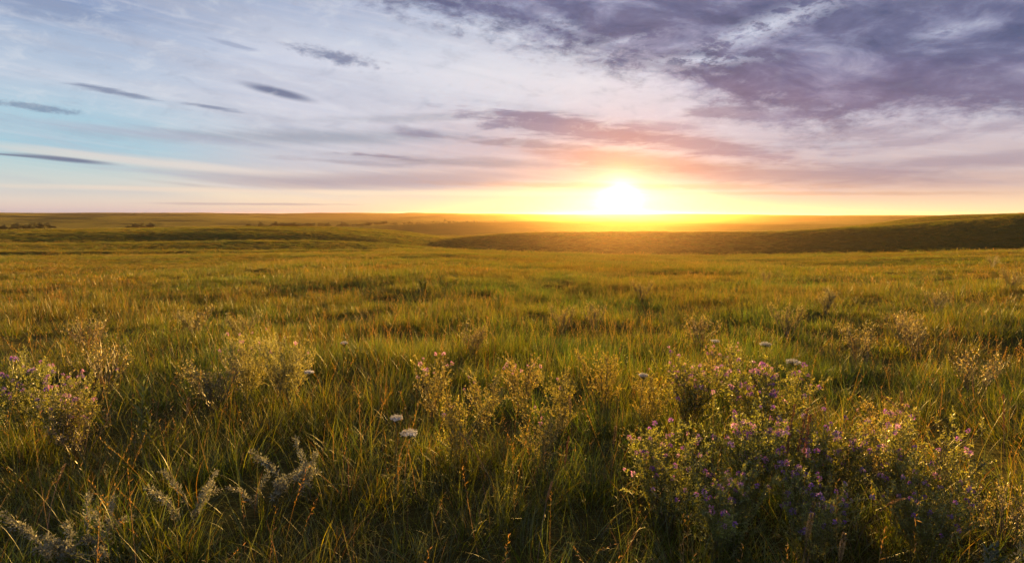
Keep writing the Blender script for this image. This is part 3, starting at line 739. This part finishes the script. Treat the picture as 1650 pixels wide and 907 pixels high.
for px, py, h, v, lab in sage:
    p, r_ = at(px, py, h); e = root('sage_plant', p, rf.uniform(-.6, .6), lab, 'sage plant', 'silver sage plants with woolly plumes', h / 0.37)
    link('stems', SA[v][0], e); link('foliage', SA[v][1], e)

# rusty dock spikes and ripe seed stalks
def spike_parts(seed, H, hl, hw, col, bend=0.15):
    r = np.random.default_rng(seed); st = MB(); hd = MB()
    P = curve_pts((0, 0, -0.02), 0.3, H, 0.03, bend, 10, r, 0.002); tube(st, P, 0.0024, 0.0014, (0.16, 0.10, 0.05), 4)
    m = 260; t = 9 * (1 - hl / H * r.uniform(0, 1, m)); k = np.minimum(t.astype(int), 8); B = P[k] + (P[k + 1] - P[k]) * (t - k)[:, None]
    u = (9 - t) / (9 * hl / H); w = hw * np.sin(np.clip(u * 0.9 + 0.08, 0, 1) * math.pi) ** 0.6
    a = r.uniform(0, 6.28, m); O = np.stack([np.cos(a), np.sin(a), np.full(m, .5)], -1)
    leaves(hd, B + O * (w * .4)[:, None], O + (0, 0, .6), r.normal(0, 1, (m, 3)), np.full(m, .008), np.full(m, .005), np.array(col) * r.uniform(.6, 1.3, (m, 1)))
    return st.mesh('stem', M_stem), hd.mesh('seed_head', M_stem)
RU = spike_parts(71, 0.66, 0.26, 0.008, (0.20, 0.075, 0.035)); TA = spike_parts(72, 0.50, 0.12, 0.013, (0.28, 0.19, 0.09)); AR = spike_parts(73, 0.62, 0.14, 0.010, (0.30, 0.20, 0.09), 0.9)
spikes = [(1268, 655, 0.66, RU, 'rusty dock spike, leftmost of the three in the purple clump'), (1279, 652, 0.66, RU, 'rusty dock spike, middle one of the three in the purple clump'),
 (1294, 660, 0.66, RU, 'rusty dock spike, rightmost of the three in the purple clump'), (1290, 815, 0.50, TA, 'tan seed stalk at the bottom edge below the purple clump'),
 (1347, 845, 0.48, TA, 'blunt tan seed stalk right of its twin at the bottom edge'), (1630, 640, 0.55, RU, 'reddish seed stalk at the far right edge'),
 (1510, 635, 0.55, AR, 'arching seed stalk above the grass at right'), (1462, 628, 0.55, TA, 'thin tan seed stalk left of the arching one at right'),
 (1385, 745, 0.50, AR, 'arching seed stalk over the right of the purple clump'), (905, 700, 0.45, RU, 'reddish seed stalk in the dark grass left of the purple clump'),
 (985, 690, 0.45, TA, 'pale seed stalk beside the left edge of the purple clump'), (865, 800, 0.40, AR, 'arching tan seed stalk low in the dark grass near the centre'),
 (800, 700, 0.45, AR, 'bent tan seed stalk in the tangled grass near the centre'), (290, 640, 0.5, TA, 'tan seed stalk in the grass below the feathery bush'),
 (60, 770, 0.42, AR, 'arching straw stalk over the lowest left sage'), (925, 640, 0.5, TA, 'tan seed stalk behind the tangled grass right of centre')]
for px, py, h, ms, lab in spikes:
    base = {id(RU): 0.66, id(TA): 0.50, id(AR): 0.56}[id(ms)]
    p, r_ = at(px, py, h * .97); e = root('seed_stalk', p, rf.uniform(0, 6.28), lab, 'seed stalk', 'dry seed stalks', h / base)
    link('stem', ms[0], e); link('seed_head', ms[1], e)

# leafy weeds
def leafy_parts(seed, H=0.5, nst=1, L=0.09, Wd=0.022, col=(0.12, 0.17, 0.04), n=26):
    r = np.random.default_rng(seed); st = MB(); lf = MB()
    for s in range(nst):
        P = curve_pts((r.normal(0, .03 * nst), r.normal(0, .03 * nst), -0.02), r.uniform(0, 6), H * r.uniform(.75, 1.05), 0.05 * nst, 0.12, 10, r, 0.003); tube(st, P, 0.004, 0.0018, (0.10, 0.12, 0.04), 4)
        t = np.linspace(0.12, 1, n) * 9; k = np.minimum(t.astype(int), 8); B = P[k] + (P[k + 1] - P[k]) * (t - k)[:, None]
        a = np.arange(n) * 2.4 + r.normal(0, .3, n); up = np.linspace(0.3, 1.6, n)
        D = np.stack([np.cos(a), np.sin(a), up], -1); sz = np.sin(np.linspace(.5, 2.7, n)) * .7 + .35
        leaves(lf, B, D, np.stack([-np.cos(a) * up, -np.sin(a) * up, np.ones(n)], -1) + r.normal(0, .2, (n, 3)), L * sz, Wd * sz, np.array(col) * r.uniform(.7, 1.3, (n, 1)), .06)
    return st.mesh('stem', M_stem), lf.mesh('foliage', M_leaf)
LW = [leafy_parts(81), leafy_parts(82, .5, 3, .10, .03, (0.06, 0.09, 0.03)), leafy_parts(83, .55, 6, .11, .035, (0.055, 0.08, 0.03), 30)]
lw = [(212, 612, 0.55, 0, 'upright light green leafy weed left of the feathery bush'), (8, 488, 0.45, 1, 'dark leafy weed at the left edge of the picture'),
 (236, 655, 0.4, 0, 'small light green leafy weed below the upright one'), (1640, 870, 0.3, 1, 'broad leaved weed in the bottom right corner'), (705, 448, 0.6, 2, 'biggest dark bushy weed in the middle distance, at the centre')]
for i, (px, py) in enumerate([(295, 452), (316, 455), (420, 466), (477, 459), (486, 463), (530, 461), (560, 460), (572, 463), (596, 463), (668, 462), (741, 466), (805, 470), (1180, 452), (130, 472), (1440, 455)]):
    lw.append((px, py, 0.42, 1, 'dark leafy weed standing singly in the middle distance of the lit field'))
for px, py, h, v, lab in lw:
    p, r_ = at(px, py, h); e = root('leafy_weed', p, rf.uniform(0, 6.28), lab, 'weed', 'dark leafy weeds dotted over the field' if 'singly' in lab else 'leafy weeds', h / .5)
    link('stem', LW[v][0], e); link('foliage', LW[v][1], e)

# pale ripe weeds of the middle distance
PW = [bushy(91, 0.45, 0.30, 16, ((0.17, 0.19, 0.08), (0.15, 0.17, 0.07)), 0.016, 0.008, 10, 7, 0.35, (0.20, 0.15, 0.09), 1.8, 0.3, 0.0, 6, (0.24, 0.23, 0.14)),
      bushy(92, 0.42, 0.24, 12, ((0.17, 0.18, 0.09), (0.15, 0.16, 0.08)), 0.014, 0.006, 10, 6, 0.4, (0.20, 0.15, 0.09), 1.8, 0.3, 0.0, 5, (0.27, 0.25, 0.17))]
pale = [(310, 500, .5), (140, 518, .5), (1035, 455, .6), (1235, 438, .55), (1270, 498, .5), (1130, 512, .5), (1480, 520, .5),
        (1510, 470, .5), (1390, 532, .5), (1600, 413, .7), (1635, 436, .6), (1580, 575, .45), (390, 508, .45), (960, 492, .5), (905, 500, .45),
        (160, 560, .5), (1330, 470, .5), (1455, 505, .45), (345, 590, .45),
        (120, 655, .4), (760, 530, .4), (1625, 790, .3)]
for i, (px, py, h) in enumerate(pale):
    p, r_ = at(px, py, h); v = i % 2
    zone = 'left of the sun' if px < 900 else 'right of the sun'
    side = 'far across the field' if r_ > 12 else 'at mid distance in the field' if r_ > 6 else 'close by in the grass'
    e = root('dry_weed', p, rf.uniform(0, 6.28), 'pale fluffy dry weed %s %s' % (side, zone), 'weed', 'pale dry weeds %s %s' % (side, zone), h / (.45, .42)[v])
    link('stems', PW[v][0], e); link('foliage', PW[v][1], e)

# small violet field flowers scattered in the nearer grass
# far cottonwoods along the creek in the valley
M_bark = bpy.data.materials.new('bark'); M_bark.use_nodes = True
b_ = M_bark.node_tree.nodes['Principled BSDF']; b_.inputs['Roughness'].default_value = .9
n_ = Nodes(M_bark.node_tree); n_.put(b_.inputs['Base Color'], n_.mix(n_.noise(None, 4, 4), (0.09, 0.07, 0.05), (0.16, 0.13, 0.10)))
def tree_parts(seed, H):
    r = np.random.default_rng(seed); tr = MB(); cr = MB()
    P = curve_pts((0, 0, -.5), r.uniform(0, 6), H * .7, .02, .1, 6, r, .08); tube(tr, P, .28, .10, (1, 1, 1), 6); lumps = []
    for i in range(9):
        k = r.integers(2, 6); Q = curve_pts(P[k], r.uniform(0, 6.28), H * r.uniform(.25, .42), .5 + r.uniform(0, .6), -.3, 5, r, .05); tube(tr, Q, .10, .03, (1, 1, 1), 4); lumps.append(Q[-1]); lumps.append(Q[-2])
    lumps.append(P[-1])
    for c in lumps:
        n = 60; O = nrm(r.normal(0, 1, (n, 3))) * r.uniform(.3, 1, (n, 1)) * np.array((1.5, 1.5, 1.0)) * H * .13
        leaves(cr, c + O, r.normal(0, 1, (n, 3)), r.normal(0, 1, (n, 3)), r.uniform(.35, .7, n), r.uniform(.25, .5, n), np.array((0.045, 0.055, 0.022)) * r.uniform(.6, 1.4, (n, 1)))
    return tr.mesh('trunk', M_bark), cr.mesh('crown', M_leaf)
TR = [tree_parts(200 + i, H) for i, H in enumerate((8, 7, 9, 6.5))]
belts = [([(-2, 60, 26)], 'dark creek tree in the small grove at the left edge, on the valley floor', 'grove of dark trees at the left edge', 366),
         ([(60, 92, 7)], 'dark tree trailing off the right end of the left grove', 'dark trees at the end of the left grove', 366),
         ([(203, 250, 13)], 'dark creek tree in the short row between the left grove and the long belt', 'short row of dark valley trees', 366),
         ([(395, 470, 26)], 'dark tree in the left part of the long creek belt', 'left part of the long dark tree belt', 363),
         ([(440, 530, 36)], 'taller dark tree in the dense middle of the long creek belt', 'dense middle of the long dark tree belt', 361),
         ([(530, 640, 34)], 'dark tree in the right part of the long creek belt', 'right part of the long dark tree belt', 360),
         ([(640, 800, 22)], 'low dark tree in the thin tail of the creek belt towards the sun', 'thin tail of the dark tree belt', 358)]
rt = np.random.default_rng(77)
for spans, lab, grp, yb in belts:
    for x0, x1, n in spans:
        for i in range(n):
            px = rt.uniform(x0, x1); dx_, dy_, dz_ = pdir(px, yb); rr = rt.uniform(1080, 1330); L_ = math.hypot(dx_, dy_)
            x, y = rr * dx_ / L_, rr * dy_ / L_; v = rt.integers(0, 4); s = 1.45 * rt.uniform(.6, 1.15) * (1.15 if 'taller' in lab else .75 if 'low' in lab else .95)
            e = root('creek_tree', (x, y, float(ground_z(x, y))), rt.uniform(0, 6.28), lab, 'tree', grp, s)
            e.scale = (s * 1.5, s * 1.5, s * .75); link('trunk', TR[v][0], e); link('crown', TR[v][1], e)


# ------------------------------------------------------------------ haze
def box(name, lo, hi):
    v = [(x, y, z) for x in (lo[0], hi[0]) for y in (lo[1], hi[1]) for z in (lo[2], hi[2])]
    f = [(0, 1, 3, 2), (4, 6, 7, 5), (0, 4, 5, 1), (2, 3, 7, 6), (0, 2, 6, 4), (1, 5, 7, 3)]
    me = bpy.data.meshes.new(name); me.from_pydata(v, [], f); return link(name, me)
hz = box('haze', (-6400, -6400, -62), (6400, 6400, 17))
tag(hz, 'thin sunlit evening haze over the far hills', 'haze', kind='stuff')
hm = bpy.data.materials.new('haze'); hm.use_nodes = True; t = hm.node_tree; t.nodes.clear()
pv = t.nodes.new('ShaderNodeVolumePrincipled'); pv.inputs['Color'].default_value = (0.95, 0.62, 0.34, 1)
pv.inputs['Density'].default_value = 0.000042; pv.inputs["Anisotropy"].default_value = 0.85
ho = t.nodes.new('ShaderNodeOutputMaterial'); t.links.new(pv.outputs[0], ho.inputs['Volume'])
hz.data.materials.append(hm)

# ------------------------------------------------------------------ render settings
vs = sc.view_settings; vs.view_transform = 'Standard'; vs.look = 'None'; vs.gamma = 1; vs.exposure = EXPO; vs.use_curve_mapping = False
sc.render.engine = 'CYCLES'
cy = sc.cycles
cy.max_bounces = 4; cy.diffuse_bounces = 2; cy.glossy_bounces = 1; cy.transmission_bounces = 2; cy.use_adaptive_sampling = True; cy.adaptive_threshold = 0.02; cy.adaptive_min_samples = 48; cy.volume_bounces = 0; cy.transparent_max_bounces = 4
cy.use_denoising = True; cy.sample_clamp_indirect = 6
cy.caustics_reflective = False; cy.caustics_refractive = False
